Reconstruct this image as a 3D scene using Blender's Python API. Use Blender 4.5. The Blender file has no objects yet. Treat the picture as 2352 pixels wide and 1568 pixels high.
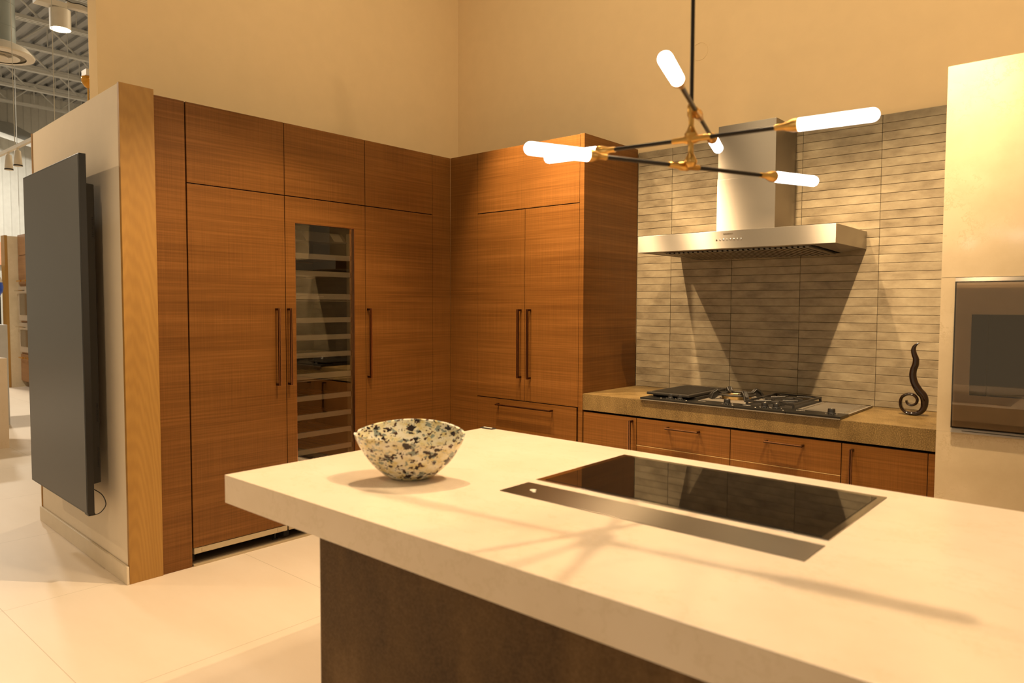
import bpy, bmesh, math, random
from mathutils import Vector, Matrix
random.seed(7)
sc = bpy.context.scene
COL = sc.collection
PI = math.pi

# ------------------------------------------------------------------ camera
F_PX, YAW, PITCH, ROLL = 1654.48, 0.7194, -0.0501, 0.0038
CAM = Vector((4.0426, -3.8888, 1.5026))
cy, sy, cp, sp = math.cos(YAW), math.sin(YAW), math.cos(PITCH), math.sin(PITCH)
fwd = Vector((-sy*cp, cy*cp, sp)); r0 = Vector((cy, sy, 0)); u0 = r0.cross(fwd)
cr, sr = math.cos(ROLL), math.sin(ROLL)
rgt = cr*r0 + sr*u0; upv = -sr*r0 + cr*u0
cd = bpy.data.cameras.new('camera'); cam = bpy.data.objects.new('camera', cd); COL.objects.link(cam)
m = Matrix.Identity(4)
for i in range(3):
    m[i][0], m[i][1], m[i][2], m[i][3] = rgt[i], upv[i], -fwd[i], CAM[i]
cam.matrix_world = m
cd.sensor_width = 36; cd.lens = F_PX/2352*36; cd.clip_start = .05; cd.clip_end = 200
cd.dof.use_dof = True; cd.dof.focus_distance = 5.2; cd.dof.aperture_fstop = 2.8
sc.camera = cam
sc.view_settings.view_transform = 'Standard'; sc.view_settings.look = 'None'
sc.view_settings.gamma = 1; sc.view_settings.exposure = -0.08
sc.view_settings.use_curve_mapping = False
# ------------------------------------------------------------------ world: the lit showroom around the stand
w = bpy.data.worlds.new('world'); sc.world = w; w.use_nodes = True
w.node_tree.nodes['Background'].inputs[0].default_value = (1.0, .75, .46, 1)
w.node_tree.nodes['Background'].inputs[1].default_value = 0.52
WARM = (1.0, .71, .41)
# track spots: (x, y, z, aim, power, cone degrees, label)   -- the lamps are built further down from this list
WALL_SPOTS = [(.79, -.70, 3.45, (1.05, .66, .8), 285), (1.30, -.70, 3.45, (1.6, .66, .8), 285),
              (2.36, -.70, 3.45, (2.3, .66, .8), 200), (3.34, -.70, 3.45, (3.0, .66, .8), 340)]
ISLAND_SPOTS = [(2.80, -1.5, 3.45, (2.9, -2.2, .9), 25), (3.15, -1.5, 3.45, (3.0, -2.25, .9), 138),
                (3.41, -1.5, 3.45, (3.3, -2.2, .9), 25), (1.28, -1.5, 3.45, (.9, -1.9, 0), 200)]
FILL_BAYS = [(1.3, -1.0, 5.3, 33), (3.8, -1.1, 5.3, 62), (2.6, -4.6, 5.3, 12), (-3.6, 1.0, 5.3, 80), (-7.6, -3.2, 5.2, 230), (-12.6, -.2, 5.2, 250)]  # unseen round lamps, added as soft fill for kitchen and hall
HALL_SPOTS = [(-2.6, -4.6, 3.45, (-.7, -2.4, 1.3), 88), (1.3, -3.6, 3.45, (.4, -3.0, 0), 60)]  # the second spot is added to brighten the aisle floor

# ------------------------------------------------------------------ helpers
def new_mat(name):
    m = bpy.data.materials.new(name); m.use_nodes = True
    nt = m.node_tree; b = nt.nodes['Principled BSDF']
    return m, nt, b
def N(nt, t, **kw):
    n = nt.nodes.new(t)
    for k, v in kw.items():
        if k.startswith('i_'):
            n.inputs[k[2:].replace('_', ' ')].default_value = v
        else: setattr(n, k, v)
    return n
def L(nt, a, b): nt.links.new(a, b)
def pos(nt, scale=(1, 1, 1)):
    g = N(nt, 'ShaderNodeNewGeometry'); mp = N(nt, 'ShaderNodeMapping'); mp.inputs['Scale'].default_value = scale
    L(nt, g.outputs['Position'], mp.inputs['Vector']); return mp.outputs[0]
def noise(nt, scale, sc3=(1, 1, 1), detail=4, rough=.55, vec=None):
    n = N(nt, 'ShaderNodeTexNoise'); n.inputs['Scale'].default_value = scale
    n.inputs['Detail'].default_value = detail; n.inputs['Roughness'].default_value = rough
    L(nt, vec if vec is not None else pos(nt, sc3), n.inputs['Vector']); return n.outputs['Fac']
def ramp(nt, fac, stops):
    r = N(nt, 'ShaderNodeValToRGB'); e = r.color_ramp.elements
    e[0].position, e[0].color = stops[0][0], (*stops[0][1], 1)
    e[1].position, e[1].color = stops[-1][0], (*stops[-1][1], 1)
    for p_, c in stops[1:-1]:
        x = e.new(p_); x.color = (*c, 1)
    L(nt, fac, r.inputs[0]); return r.outputs[0]
def mix(nt, fac, a, b, mode='MIX'):
    x = N(nt, 'ShaderNodeMix', data_type='RGBA', blend_type=mode)
    if isinstance(fac, (int, float)): x.inputs[0].default_value = fac
    else: L(nt, fac, x.inputs[0])
    for i, v in ((6, a), (7, b)):
        if isinstance(v, tuple): x.inputs[i].default_value = (*v, 1)
        else: L(nt, v, x.inputs[i])
    return x.outputs[2]
def math_(nt, op, a, b=0.0):
    x = N(nt, 'ShaderNodeMath', operation=op)
    for i, v in ((0, a), (1, b)):
        if isinstance(v, (int, float)): x.inputs[i].default_value = v
        else: L(nt, v, x.inputs[i])
    return x.outputs[0]
def bump(nt, b, h, strength=.2, dist=.002):
    x = N(nt, 'ShaderNodeBump'); x.inputs['Strength'].default_value = strength; x.inputs['Distance'].default_value = dist
    L(nt, h, x.inputs['Height']); L(nt, x.outputs[0], b.inputs['Normal'])
def plain(name, col, rough=.5, metal=0, spec=.5, emit=None, es=1, noise_amt=.04):
    m, nt, b = new_mat(name)
    if noise_amt:
        f = noise(nt, 9, detail=3)
        c = ramp(nt, f, [(.3, tuple(v*(1-noise_amt) for v in col)), (.7, tuple(min(1, v*(1+noise_amt)) for v in col))])
        L(nt, c, b.inputs['Base Color'])
    else: b.inputs['Base Color'].default_value = (*col, 1)
    b.inputs['Roughness'].default_value = rough; b.inputs['Metallic'].default_value = metal
    b.inputs['Specular IOR Level'].default_value = spec
    if emit: b.inputs['Emission Color'].default_value = (*emit, 1); b.inputs['Emission Strength'].default_value = es
    return m
M = {}
def wood(name, lo, mid, hi, rough=.36):
    m, nt, b = new_mat(name)
    f1 = noise(nt, 1, (1.3, 1.3, 95), 5, .65)          # long horizontal grain
    f2 = noise(nt, 1, (.55, .55, 9), 3, .5)            # broad bands
    f3 = noise(nt, 1, (260, 260, 2.5), 2, .5)          # fine cross lines
    a = math_(nt, 'ADD', math_(nt, 'MULTIPLY', f1, .55), math_(nt, 'MULTIPLY', f2, .33))
    a = math_(nt, 'ADD', a, math_(nt, 'MULTIPLY', f3, .22))
    c = ramp(nt, a, [(.40, lo), (.55, mid), (.72, hi)])
    L(nt, c, b.inputs['Base Color']); b.inputs['Roughness'].default_value = rough
    b.inputs['Specular IOR Level'].default_value = .24
    bump(nt, b, f1, .10, .001)
    return m
M['wood'] = wood('walnut_veneer', (.112, .042, .0075), (.163, .065, .0130), (.235, .098, .023))
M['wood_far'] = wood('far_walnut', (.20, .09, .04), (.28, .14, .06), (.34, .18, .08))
def oak():
    m, nt, b = new_mat('oak_veneer')
    d = noise(nt, 1, (7, 7, .7), 3, .5)
    g = N(nt, 'ShaderNodeNewGeometry'); mp = N(nt, 'ShaderNodeMapping'); mp.inputs['Scale'].default_value = (9, 9, 1.1)
    mp.inputs['Location'].default_value = (0, 21.2, .2)
    L(nt, g.outputs['Position'], mp.inputs[0])
    wv = N(nt, 'ShaderNodeTexWave', wave_type='RINGS', rings_direction='X'); wv.inputs['Scale'].default_value = 2.6
    wv.inputs['Distortion'].default_value = 5; wv.inputs['Detail'].default_value = 3; wv.inputs['Detail Scale'].default_value = 1.2
    L(nt, mp.outputs[0], wv.inputs['Vector'])
    f = noise(nt, 1, (60, 60, 2.2), 4, .6)
    c1 = ramp(nt, d, [(.3, (.34, .175, .032)), (.7, (.44, .24, .052))])
    c = mix(nt, math_(nt, 'MULTIPLY', wv.outputs['Fac'], .28), c1, (.22, .10, .018))
    c = mix(nt, math_(nt, 'MULTIPLY', f, .35), c, (.30, .15, .035))
    L(nt, c, b.inputs['Base Color']); b.inputs['Roughness'].default_value = .5
    return m
M['oak'] = oak()
M['paint'] = plain('warm_wall_paint', (.80, .61, .35), .85, spec=.2, noise_amt=.015)
M['partition'] = plain('partition_paint', (.78, .68, .54), .75, spec=.25, noise_amt=.015)
def marble():
    m, nt, b = new_mat('cream_quartz')
    n1 = noise(nt, 2.2, (1, 1, 1), 5, .6)
    v = noise(nt, 1.6, (1, 1.6, 1), 8, .7)
    vein = math_(nt, 'ABSOLUTE', math_(nt, 'SUBTRACT', v, .5))
    c = ramp(nt, n1, [(.35, (.79, .655, .50)), (.65, (.86, .73, .585))])
    k = ramp(nt, vein, [(0.0, (.22, .22, .22)), (.012, (0, 0, 0))])
    c = mix(nt, k, c, (.62, .50, .30))
    L(nt, c, b.inputs['Base Color']); b.inputs['Roughness'].default_value = .20; b.inputs['Specular IOR Level'].default_value = .45
    return m
M['marble'] = marble()
M['limestone'] = None
def limestone():
    m, nt, b = new_mat('polished_limestone')
    n1 = noise(nt, 3.0, (1, 1, 1), 6, .6); n2 = noise(nt, 9, (1, 1, 1), 8, .75)
    vein = math_(nt, 'ABSOLUTE', math_(nt, 'SUBTRACT', n2, .52))
    c = ramp(nt, n1, [(.35, (.55, .44, .28)), (.65, (.66, .54, .36))])
    k = ramp(nt, vein, [(0, (.45, .45, .45)), (.02, (0, 0, 0))])
    k2 = ramp(nt, n1, [(.5, (0, 0, 0)), (.62, (1, 1, 1))])
    kk = mix(nt, 1.0, k, k2, 'MULTIPLY')
    c = mix(nt, kk, c, (.38, .26, .12))
    L(nt, c, b.inputs['Base Color']); b.inputs['Roughness'].default_value = .12
    return m
M['limestone'] = limestone()
def darkstone():
    m, nt, b = new_mat('dark_oxidised_stone')
    n1 = noise(nt, 2.6, (1.5, 1.5, .6), 4, .6); n2 = noise(nt, 160, (1, 1, 1), 2, .6)
    c = ramp(nt, n1, [(.34, (.060, .027, .006)), (.5, (.115, .058, .015)), (.66, (.22, .125, .050))])
    c = mix(nt, .25, c, ramp(nt, n2, [(.35, (.03, .016, .006)), (.7, (.20, .13, .07))]))
    L(nt, c, b.inputs['Base Color']); b.inputs['Roughness'].default_value = .6; b.inputs['Specular IOR Level'].default_value = .3
    return m
M['darkstone'] = darkstone()
def bronze_stone():
    m, nt, b = new_mat('speckled_bronze_stone')
    n2 = noise(nt, 210, (1, 1, 1), 3, .7); n1 = noise(nt, 6, (1.6, 1.6, .5), 3, .5)
    c = ramp(nt, n2, [(.38, (.060, .034, .009)), (.52, (.165, .102, .032)), (.68, (.48, .33, .13))])
    c = mix(nt, .4, c, ramp(nt, n1, [(.35, (.09, .055, .016)), (.65, (.27, .18, .07))]))
    L(nt, c, b.inputs['Base Color']); b.inputs['Roughness'].default_value = .38
    bump(nt, b, n2, .25, .001)
    return m
M['bronze_stone'] = bronze_stone()
def floor_mat():
    m, nt, b = new_mat('cream_floor_tile')
    br = N(nt, 'ShaderNodeTexBrick'); br.offset = 0; br.squash = 1
    br.inputs['Scale'].default_value = 1; br.inputs['Brick Width'].default_value = 1.2; br.inputs['Row Height'].default_value = 1.2
    br.inputs['Mortar Size'].default_value = .0018; br.inputs['Mortar Smooth'].default_value = .4
    g = N(nt, 'ShaderNodeNewGeometry'); mp = N(nt, 'ShaderNodeMapping'); mp.inputs['Location'].default_value = (.1, .53, 0)
    L(nt, g.outputs['Position'], mp.inputs[0]); L(nt, mp.outputs[0], br.inputs['Vector'])
    n1 = noise(nt, 1.2, (1, 3, 1), 6, .6)
    c = ramp(nt, n1, [(.3, (.77, .655, .52)), (.7, (.82, .71, .58))])
    c = mix(nt, br.outputs['Fac'], c, (.50, .42, .30))
    L(nt, c, b.inputs['Base Color']); b.inputs['Roughness'].default_value = .42; b.inputs['Specular IOR Level'].default_value = .35
    return m
M['floor'] = floor_mat()
def tile_mat():
    m, nt, b = new_mat('greige_glazed_tile')
    g = N(nt, 'ShaderNodeNewGeometry'); s = N(nt, 'ShaderNodeSeparateXYZ'); L(nt, g.outputs['Position'], s.inputs[0])
    ix = math_(nt, 'FLOOR', math_(nt, 'DIVIDE', math_(nt, 'SUBTRACT', s.outputs[0], 1.5368), .447))
    iz = math_(nt, 'FLOOR', math_(nt, 'DIVIDE', math_(nt, 'SUBTRACT', s.outputs[2], 2.6018), .04985))
    cb = N(nt, 'ShaderNodeCombineXYZ'); L(nt, ix, cb.inputs[0]); L(nt, iz, cb.inputs[2])
    wn = N(nt, 'ShaderNodeTexWhiteNoise', noise_dimensions='3D'); L(nt, cb.outputs[0], wn.inputs['Vector'])
    av = N(nt, 'ShaderNodeVectorMath', operation='ADD')
    sv = N(nt, 'ShaderNodeVectorMath', operation='SCALE'); L(nt, wn.outputs['Color'], sv.inputs[0]); sv.inputs['Scale'].default_value = 9
    L(nt, pos(nt, (4.2, 4, 8)), av.inputs[0]); L(nt, sv.outputs[0], av.inputs[1])
    f = noise(nt, 1.5, detail=6, rough=.62, vec=av.outputs[0])
    c = ramp(nt, f, [(.28, (.20, .155, .095)), (.5, (.33, .27, .175)), (.72, (.44, .37, .245))])
    tint = ramp(nt, wn.outputs['Value'], [(0, (.90, .90, .90)), (1, (1, 1, 1))])
    c = mix(nt, 1.0, c, tint, 'MULTIPLY')
    sp = noise(nt, 90, (1, 1, 1.4), 3, .6)
    k = ramp(nt, sp, [(.70, (0, 0, 0)), (.76, (1, 1, 1))])
    c = mix(nt, math_(nt, 'MULTIPLY', k, .5), c, (.12, .08, .04))
    L(nt, c, b.inputs['Base Color']); b.inputs['Roughness'].default_value = .30
    bump(nt, b, f, .18, .003)
    return m
M['tile'] = tile_mat()
M['grout'] = plain('dark_grout', (.10, .075, .045), .9)
def steel(name, col=(.36, .325, .275), rough=.36, aniso=1.0, tan=(.06, .06, 1), streak=(2, 2, 160)):
    m, nt, b = new_mat(name)
    f = noise(nt, 1, streak, 3, .6)
    c = ramp(nt, f, [(.3, tuple(v*.985 for v in col)), (.7, col)]); L(nt, c, b.inputs['Base Color'])
    r = ramp(nt, f, [(.3, (rough*.96,)*3), (.7, (rough*1.04,)*3)]); L(nt, r, b.inputs['Roughness'])
    b.inputs['Metallic'].default_value = 1; b.inputs['Anisotropic'].default_value = aniso
    t = N(nt, 'ShaderNodeCombineXYZ')
    for i in range(3): t.inputs[i].default_value = tan[i]
    L(nt, t.outputs[0], b.inputs['Tangent'])
    return m
M['steel'] = steel('brushed_steel')
M['oven_steel'] = plain('oven_brushed_steel', (.60, .51, .41), .38, .45)
M['steel_up'] = steel('brushed_steel_flat', col=(.27, .235, .185), rough=.33, aniso=.95, tan=(.06, 1, .06), streak=(2, 160, 2))
M['chrome'] = plain('polished_steel', (.7, .68, .64), .12, 1, noise_amt=0)
M['bronze'] = plain('dark_bronze_metal', (.085, .045, .024), .32, 1)
M['copper'] = plain('copper_edge_metal', (.60, .30, .15), .28, 1)
M['black'] = plain('black_plastic', (.012, .011, .010), .35)
M['matte_black'] = plain('matte_black_metal', (.02, .018, .016), .55)
M['gap'] = plain('shadow_gap_black', (.008, .006, .005), .9)
M['cast'] = plain('cast_iron', (.030, .026, .021), .42, .3)
M['hob_black'] = plain('black_anodised_panel', (.010, .009, .007), .35, spec=.35)
M['white_mark'] = plain('white_print', (.80, .74, .62), .6)
M['grey_mark'] = plain('dark_engraving', (.10, .07, .04), .5)
M['glass_black'] = plain('black_ceramic_glass', (.010, .008, .006), .03, spec=.9, noise_amt=0)
M['screen'] = plain('matte_screen', (.028, .026, .024), .34, spec=.75, noise_amt=0)
M['brass'] = plain('aged_brass', (.62, .36, .10), .30, 1)
M['burner_brass'] = plain('burner_brass', (.75, .52, .22), .35, 1)
M['rod'] = plain('blackened_rod', (.030, .024, .018), .32, .7)
M['bulb'] = plain('lit_opal_glass', (1, 1, 1), .4, emit=(1.0, .95, .92), es=8.5, noise_amt=0)
M['lens'] = plain('lit_lamp_lens', (1, 1, 1), .4, emit=(1.0, .80, .52), es=14, noise_amt=0)
M['lens_hot'] = plain('lit_spot_lens', (1, 1, 1), .4, emit=(1.0, .80, .52), es=42, noise_amt=0)
M['lens_fill'] = plain('fill_light_lens', (1, 1, 1), .4, emit=(1.0, .80, .52), es=3, noise_amt=0)  # glow of the added overhead fill lights
M['white_metal'] = plain('white_powder_coat', (.78, .74, .66), .5)
M['cream_plastic'] = plain('cream_grille_plastic', (.44, .35, .22), .5)
M['base_tile'] = plain('cream_base_tile', (.70, .60, .45), .35)
M['raw_edge'] = plain('pale_veneer_edge', (.52, .33, .13), .5)
M['toe'] = plain('toe_kick_brown', (.20, .145, .085), .6)
M['olive'] = plain('wine_cabinet_liner', (.13, .11, .065), .5)
M['shelf_metal'] = plain('anodised_shelf_front', (.34, .30, .24), .38, .6)
M['rack_front'] = plain('wine_rack_front', (.44, .39, .31), .45)
M['shelf_wood'] = plain('shelf_slats', (.36, .22, .10), .5)
M['seal'] = plain('pale_seal_strip', (.50, .46, .30), .5)
M['hall_grey'] = plain('pale_corrugated_panel', (.60, .61, .58), .7)
M['deck'] = plain('grey_steel_deck', (.34, .35, .355), .7)
M['joist'] = plain('grey_joist_steel', (.60, .62, .61), .6)
M['duct'] = plain('blue_grey_duct', (.30, .36, .38), .5)
M['amber'] = plain('amber_glass_dome', (.70, .33, .03), .15, .35)
M['blue'] = plain('cobalt_blue_glass', (.01, .08, .60), .08)
M['display'] = plain('grey_display_counter', (.50, .50, .50), .6)
M['orange_pic'] = plain('salmon_print', (.70, .35, .22), .6)
M['far_glass'] = plain('oven_dark_glass', (.12, .09, .06), .10)
M['gold'] = plain('polished_gold', (.85, .52, .12), .25, 1)
M['label'] = plain('paper_label', (.55, .50, .38), .7)
def clear_glass(name, tint=(.9, .85, .75), refl=1.0):
    m = bpy.data.materials.new(name); m.use_nodes = True; nt = m.node_tree; nt.nodes.clear()
    o = N(nt, 'ShaderNodeOutputMaterial'); mx = N(nt, 'ShaderNodeMixShader'); tr = N(nt, 'ShaderNodeBsdfTransparent')
    gl = N(nt, 'ShaderNodeBsdfGlossy'); gl.inputs['Roughness'].default_value = .01; gl.inputs['Color'].default_value = (refl, refl, refl, 1)
    tr.inputs[0].default_value = (*tint, 1)
    fr = N(nt, 'ShaderNodeFresnel'); fr.inputs[0].default_value = 1.6
    L(nt, fr.outputs[0], mx.inputs[0]); L(nt, tr.outputs[0], mx.inputs[1]); L(nt, gl.outputs[0], mx.inputs[2]); L(nt, mx.outputs[0], o.inputs[0])
    return m
M['glass'] = clear_glass('cabinet_glass', (.97, .95, .90))
M['oven_glass'] = clear_glass('oven_door_glass', (.85, .80, .72))
def speckle():
    m, nt, b = new_mat('speckled_art_glass')
    def spots(scale, loc, lo, hi, warp=.04):
        g = N(nt, 'ShaderNodeTexCoord'); mp = N(nt, 'ShaderNodeMapping'); mp.inputs['Location'].default_value = loc
        mp.inputs['Scale'].default_value = (1, 1, 1.5)
        L(nt, g.outputs['Object'], mp.inputs[0])
        nn = N(nt, 'ShaderNodeTexNoise'); nn.inputs['Scale'].default_value = 45; nn.inputs['Detail'].default_value = 2
        L(nt, mp.outputs[0], nn.inputs['Vector'])
        ad = N(nt, 'ShaderNodeVectorMath', operation='SCALE'); L(nt, nn.outputs['Color'], ad.inputs[0]); ad.inputs['Scale'].default_value = warp
        a2 = N(nt, 'ShaderNodeVectorMath', operation='ADD'); L(nt, mp.outputs[0], a2.inputs[0]); L(nt, ad.outputs[0], a2.inputs[1])
        v = N(nt, 'ShaderNodeTexVoronoi'); v.inputs['Scale'].default_value = scale
        L(nt, a2.outputs[0], v.inputs['Vector'])
        wn = N(nt, 'ShaderNodeTexWhiteNoise', noise_dimensions='3D'); L(nt, v.outputs['Color'], wn.inputs['Vector'])
        th = math_(nt, 'MULTIPLY', wn.outputs['Value'], hi)
        return math_(nt, 'LESS_THAN', v.outputs['Distance'], math_(nt, 'SUBTRACT', th, lo))
    base = ramp(nt, noise(nt, 26, (1, 1, 1.6), 3, .6), [(.36, (.62, .52, .24)), (.48, (.72, .66, .46)), (.60, (.76, .73, .62))])
    c = mix(nt, spots(40, (3, 1, 2), .10, .70), base, (.24, .28, .25))
    c = mix(nt, spots(70, (8, 4, 1), .20, .60), c, (.45, .45, .38))
    c = mix(nt, spots(38, (1, 7, 5), .20, .74), c, (.014, .006, .004))
    c = mix(nt, spots(70, (5, 2, 9), .20, .72), c, (.06, .02, .01))
    L(nt, c, b.inputs['Base Color']); b.inputs['Roughness'].default_value = .10
    b.inputs['Subsurface Weight'].default_value = .15; b.inputs['Subsurface Radius'].default_value = (.02, .015, .008)
    return m
M['speckle'] = speckle()
M['ornament'] = plain('dark_tortoise_glass', (.012, .005, .003), .08, spec=.7)

def bx(bm, x0, x1, y0, y1, z0, z1):
    if x1 < x0: x0, x1 = x1, x0
    if y1 < y0: y0, y1 = y1, y0
    if z1 < z0: z0, z1 = z1, z0
    v = [bm.verts.new(p) for p in ((x0, y0, z0), (x1, y0, z0), (x1, y1, z0), (x0, y1, z0), (x0, y0, z1), (x1, y0, z1), (x1, y1, z1), (x0, y1, z1))]
    for f in ((0, 3, 2, 1), (4, 5, 6, 7), (0, 1, 5, 4), (1, 2, 6, 5), (2, 3, 7, 6), (3, 0, 4, 7)): bm.faces.new([v[i] for i in f])
    return bm
def prism(bm, pts, z0, z1):
    a = [bm.verts.new((p[0], p[1], z0)) for p in pts]; b = [bm.verts.new((p[0], p[1], z1)) for p in pts]
    n = len(pts); bm.faces.new(a[::-1]); bm.faces.new(b)
    for i in range(n): bm.faces.new((a[i], a[(i+1) % n], b[(i+1) % n], b[i]))
    return bm
def tube(bm, pts, r, seg=12, cap=True):
    pts = [Vector(p) for p in pts]; n = len(pts)
    rr = r if isinstance(r, (list, tuple)) else [r]*n
    rings = []; t0 = (pts[1]-pts[0]).normalized()
    ref = Vector((0, 0, 1)) if abs(t0.z) < .9 else Vector((1, 0, 0))
    nx = t0.cross(ref).normalized()
    for i, p in enumerate(pts):
        t = (pts[min(i+1, n-1)]-pts[max(i-1, 0)]).normalized()
        nx = (nx - t*nx.dot(t)).normalized(); ny = t.cross(nx)
        rings.append([bm.verts.new(p + rr[i]*(math.cos(2*PI*k/seg)*nx + math.sin(2*PI*k/seg)*ny)) for k in range(seg)])
    for i in range(n-1):
        for k in range(seg):
            bm.faces.new((rings[i][k], rings[i][(k+1) % seg], rings[i+1][(k+1) % seg], rings[i+1][k]))
    if cap: bm.faces.new(rings[0][::-1]); bm.faces.new(rings[-1])
    return bm
def lathe(bm, c, prof, seg=32, axis=Vector((0, 0, 1)), closed_ends=True):
    axis = Vector(axis).normalized(); ref = Vector((1, 0, 0)) if abs(axis.x) < .9 else Vector((0, 1, 0))
    ax = axis.cross(ref).normalized(); ay = axis.cross(ax); c = Vector(c); rings = []
    for (r, h) in prof:
        rings.append([bm.verts.new(c + axis*h + max(r, 1e-5)*(math.cos(2*PI*k/seg)*ax + math.sin(2*PI*k/seg)*ay)) for k in range(seg)])
    for i in range(len(rings)-1):
        for k in range(seg):
            bm.faces.new((rings[i][k], rings[i][(k+1) % seg], rings[i+1][(k+1) % seg], rings[i+1][k]))
    if closed_ends: bm.faces.new(rings[0][::-1]); bm.faces.new(rings[-1])
    return bm
def B(): return bmesh.new()
def obj(name, bm, mat, parent=None, bevel=0, smooth=False, segs=2):
    """verts arrive in world coordinates"""
    bmesh.ops.recalc_face_normals(bm, faces=bm.faces)
    if parent is not None:
        off = Vector(); q = parent
        while q is not None: off += q.location; q = q.parent
        bmesh.ops.translate(bm, verts=bm.verts, vec=-off)
        o_loc = Vector()
    else:
        xs = [v.co for v in bm.verts]
        o_loc = Vector(((min(v.x for v in xs)+max(v.x for v in xs))/2, (min(v.y for v in xs)+max(v.y for v in xs))/2, min(v.z for v in xs)))
        bmesh.ops.translate(bm, verts=bm.verts, vec=-o_loc)
    me = bpy.data.meshes.new(name); bm.to_mesh(me); bm.free()
    me.materials.append(M[mat] if isinstance(mat, str) else mat)
    if smooth:
        for p in me.polygons: p.use_smooth = True
        try: me.set_sharp_from_angle(angle=math.radians(35))
        except Exception: pass
    o = bpy.data.objects.new(name, me); COL.objects.link(o); o.location = o_loc
    if parent is not None: o.parent = parent
    if bevel:
        b = o.modifiers.new('bevel', 'BEVEL'); b.width = bevel; b.segments = segs; b.limit_method = 'ANGLE'
    return o
def tag(o, label, cat, group=None, kind=None):
    if label: o['label'] = label
    if cat: o['category'] = cat
    if group: o['group'] = group
    if kind: o['kind'] = kind
    return o
def thing(name, loc, label, cat, group=None):
    o = bpy.data.objects.new(name, None); COL.objects.link(o); o.location = loc; o.empty_display_size = .1
    return tag(o, label, cat, group)
def struct(name, bm, mat, label, cat, **k):
    return tag(obj(name, bm, mat, **k), label, cat, kind='structure')
def text_part(name, s, size, origin, right, up, mat, parent, depth=.0004):
    cu = bpy.data.curves.new('t', 'FONT'); cu.body = s; cu.size = size; cu.align_x = 'CENTER'; cu.align_y = 'CENTER'; cu.extrude = depth
    to = bpy.data.objects.new('t', cu); COL.objects.link(to); bpy.context.view_layer.update()
    me = bpy.data.meshes.new_from_object(to.evaluated_get(bpy.context.evaluated_depsgraph_get()))
    bpy.data.objects.remove(to)
    bm = B(); bm.from_mesh(me); bpy.data.meshes.remove(me)
    r = Vector(right).normalized(); u = Vector(up).normalized(); n = r.cross(u); o = Vector(origin)
    for v in bm.verts: v.co = o + r*v.co.x + u*v.co.y + n*v.co.z
    return obj(name, bm, mat, parent)
BRAND = 'GAGGENAU'

# ------------------------------------------------------------------ setting
struct('floor', bx(B(), -20, 12, -12, 12, -.1, 0), 'floor', 'pale cream large format tile floor of the showroom', 'floor')
bm = B(); bx(bm, -.73, -.60, -2.205, .675, 0, 2.66); bx(bm, -.73, -.60, -2.27, .675, 2.66, 4.6)
bmesh.ops.remove_doubles(bm, verts=bm.verts, dist=1e-5)
struct('wall_left', bm, 'paint', 'plain warm beige wall behind the refrigeration cabinets', 'wall')
struct('wall_back', bx(B(), -.73, 6.5, .676, .82, 0, 4.6), 'paint', 'plain warm beige wall above the tiled backsplash', 'wall')
# partition carrying the television
PA = Vector((.0079, -2.3822, 0)); PB = Vector((-1.6691, -2.3158, 0))
PD = (PB-PA).normalized(); PN = Vector((PD.y, -PD.x, 0));  # pointing to -y
if PN.y > 0: PN = -PN
def P(s, off, z): q = PA + PD*s + PN*off; return Vector((q.x, q.y, z))     # s = metres away from oak edge, off = in front of wall
part = prism(B(), [P(.022, 0, 0), P(1.665, 0, 0), (-1.669, -2.207, 0), (-.016, -2.207, 0)], 0, 2.648)
struct('wall_partition', part, 'partition', 'low cream partition wall that carries the television', 'wall')
struct('trim_1', bx(B(), -.016, .008, -2.383, -2.207, 0, 2.652), 'oak', 'golden oak end panel closing the partition wall', 'panel', bevel=.0015)
struct('trim_2', prism(B(), [P(1.665, .004, 0), P(1.690, .004, 0), (-1.694, -2.207, 0), (-1.669, -2.207, 0)], 0, 2.65), 'oak', 'brown wooden edge at the far end of the partition wall', 'trim')
struct('baseboard_partition', prism(B(), [P(.0, .002, 0), P(.0, .016, 0), P(1.69, .016, 0), P(1.69, .002, 0)], 0, .098), 'base_tile', 'pale tile baseboard along the partition wall', 'baseboard', bevel=.003)

# tiled backsplash: separate glazed bars over a grout bed
bm = B(); x0s = 1.262; xe = 3.5; W_T, H_T = .447, .04985
edges = [x0s] + [1.5368 + W_T*i for i in range(0, 5)]; edges = [e for e in edges if e < xe] + [xe]
k = 0
for r in range(34):
    z1 = 2.6018 - r*H_T; z0 = z1 - H_T
    if z1 < .93: break
    for a, b_ in zip(edges[:-1], edges[1:]):
        d = random.uniform(0, .0012); g = .0016
        bx(bm, a+g/2+random.uniform(0, .0006), b_-g/2-random.uniform(0, .0006), .6605+d, .672, max(z0+g/2+random.uniform(0, .0008), .921), z1-g/2)
bks = thing('tiled_backsplash', (2.4, .67, .92), 'wall of slim stacked greige glazed tiles behind the hood', 'backsplash')
obj('tiles', bm, 'tile', bks, bevel=.0012, segs=1)
obj('grout_bed', bx(B(), x0s, xe, .667, .6755, .921, 2.602), 'grout', bks)

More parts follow.
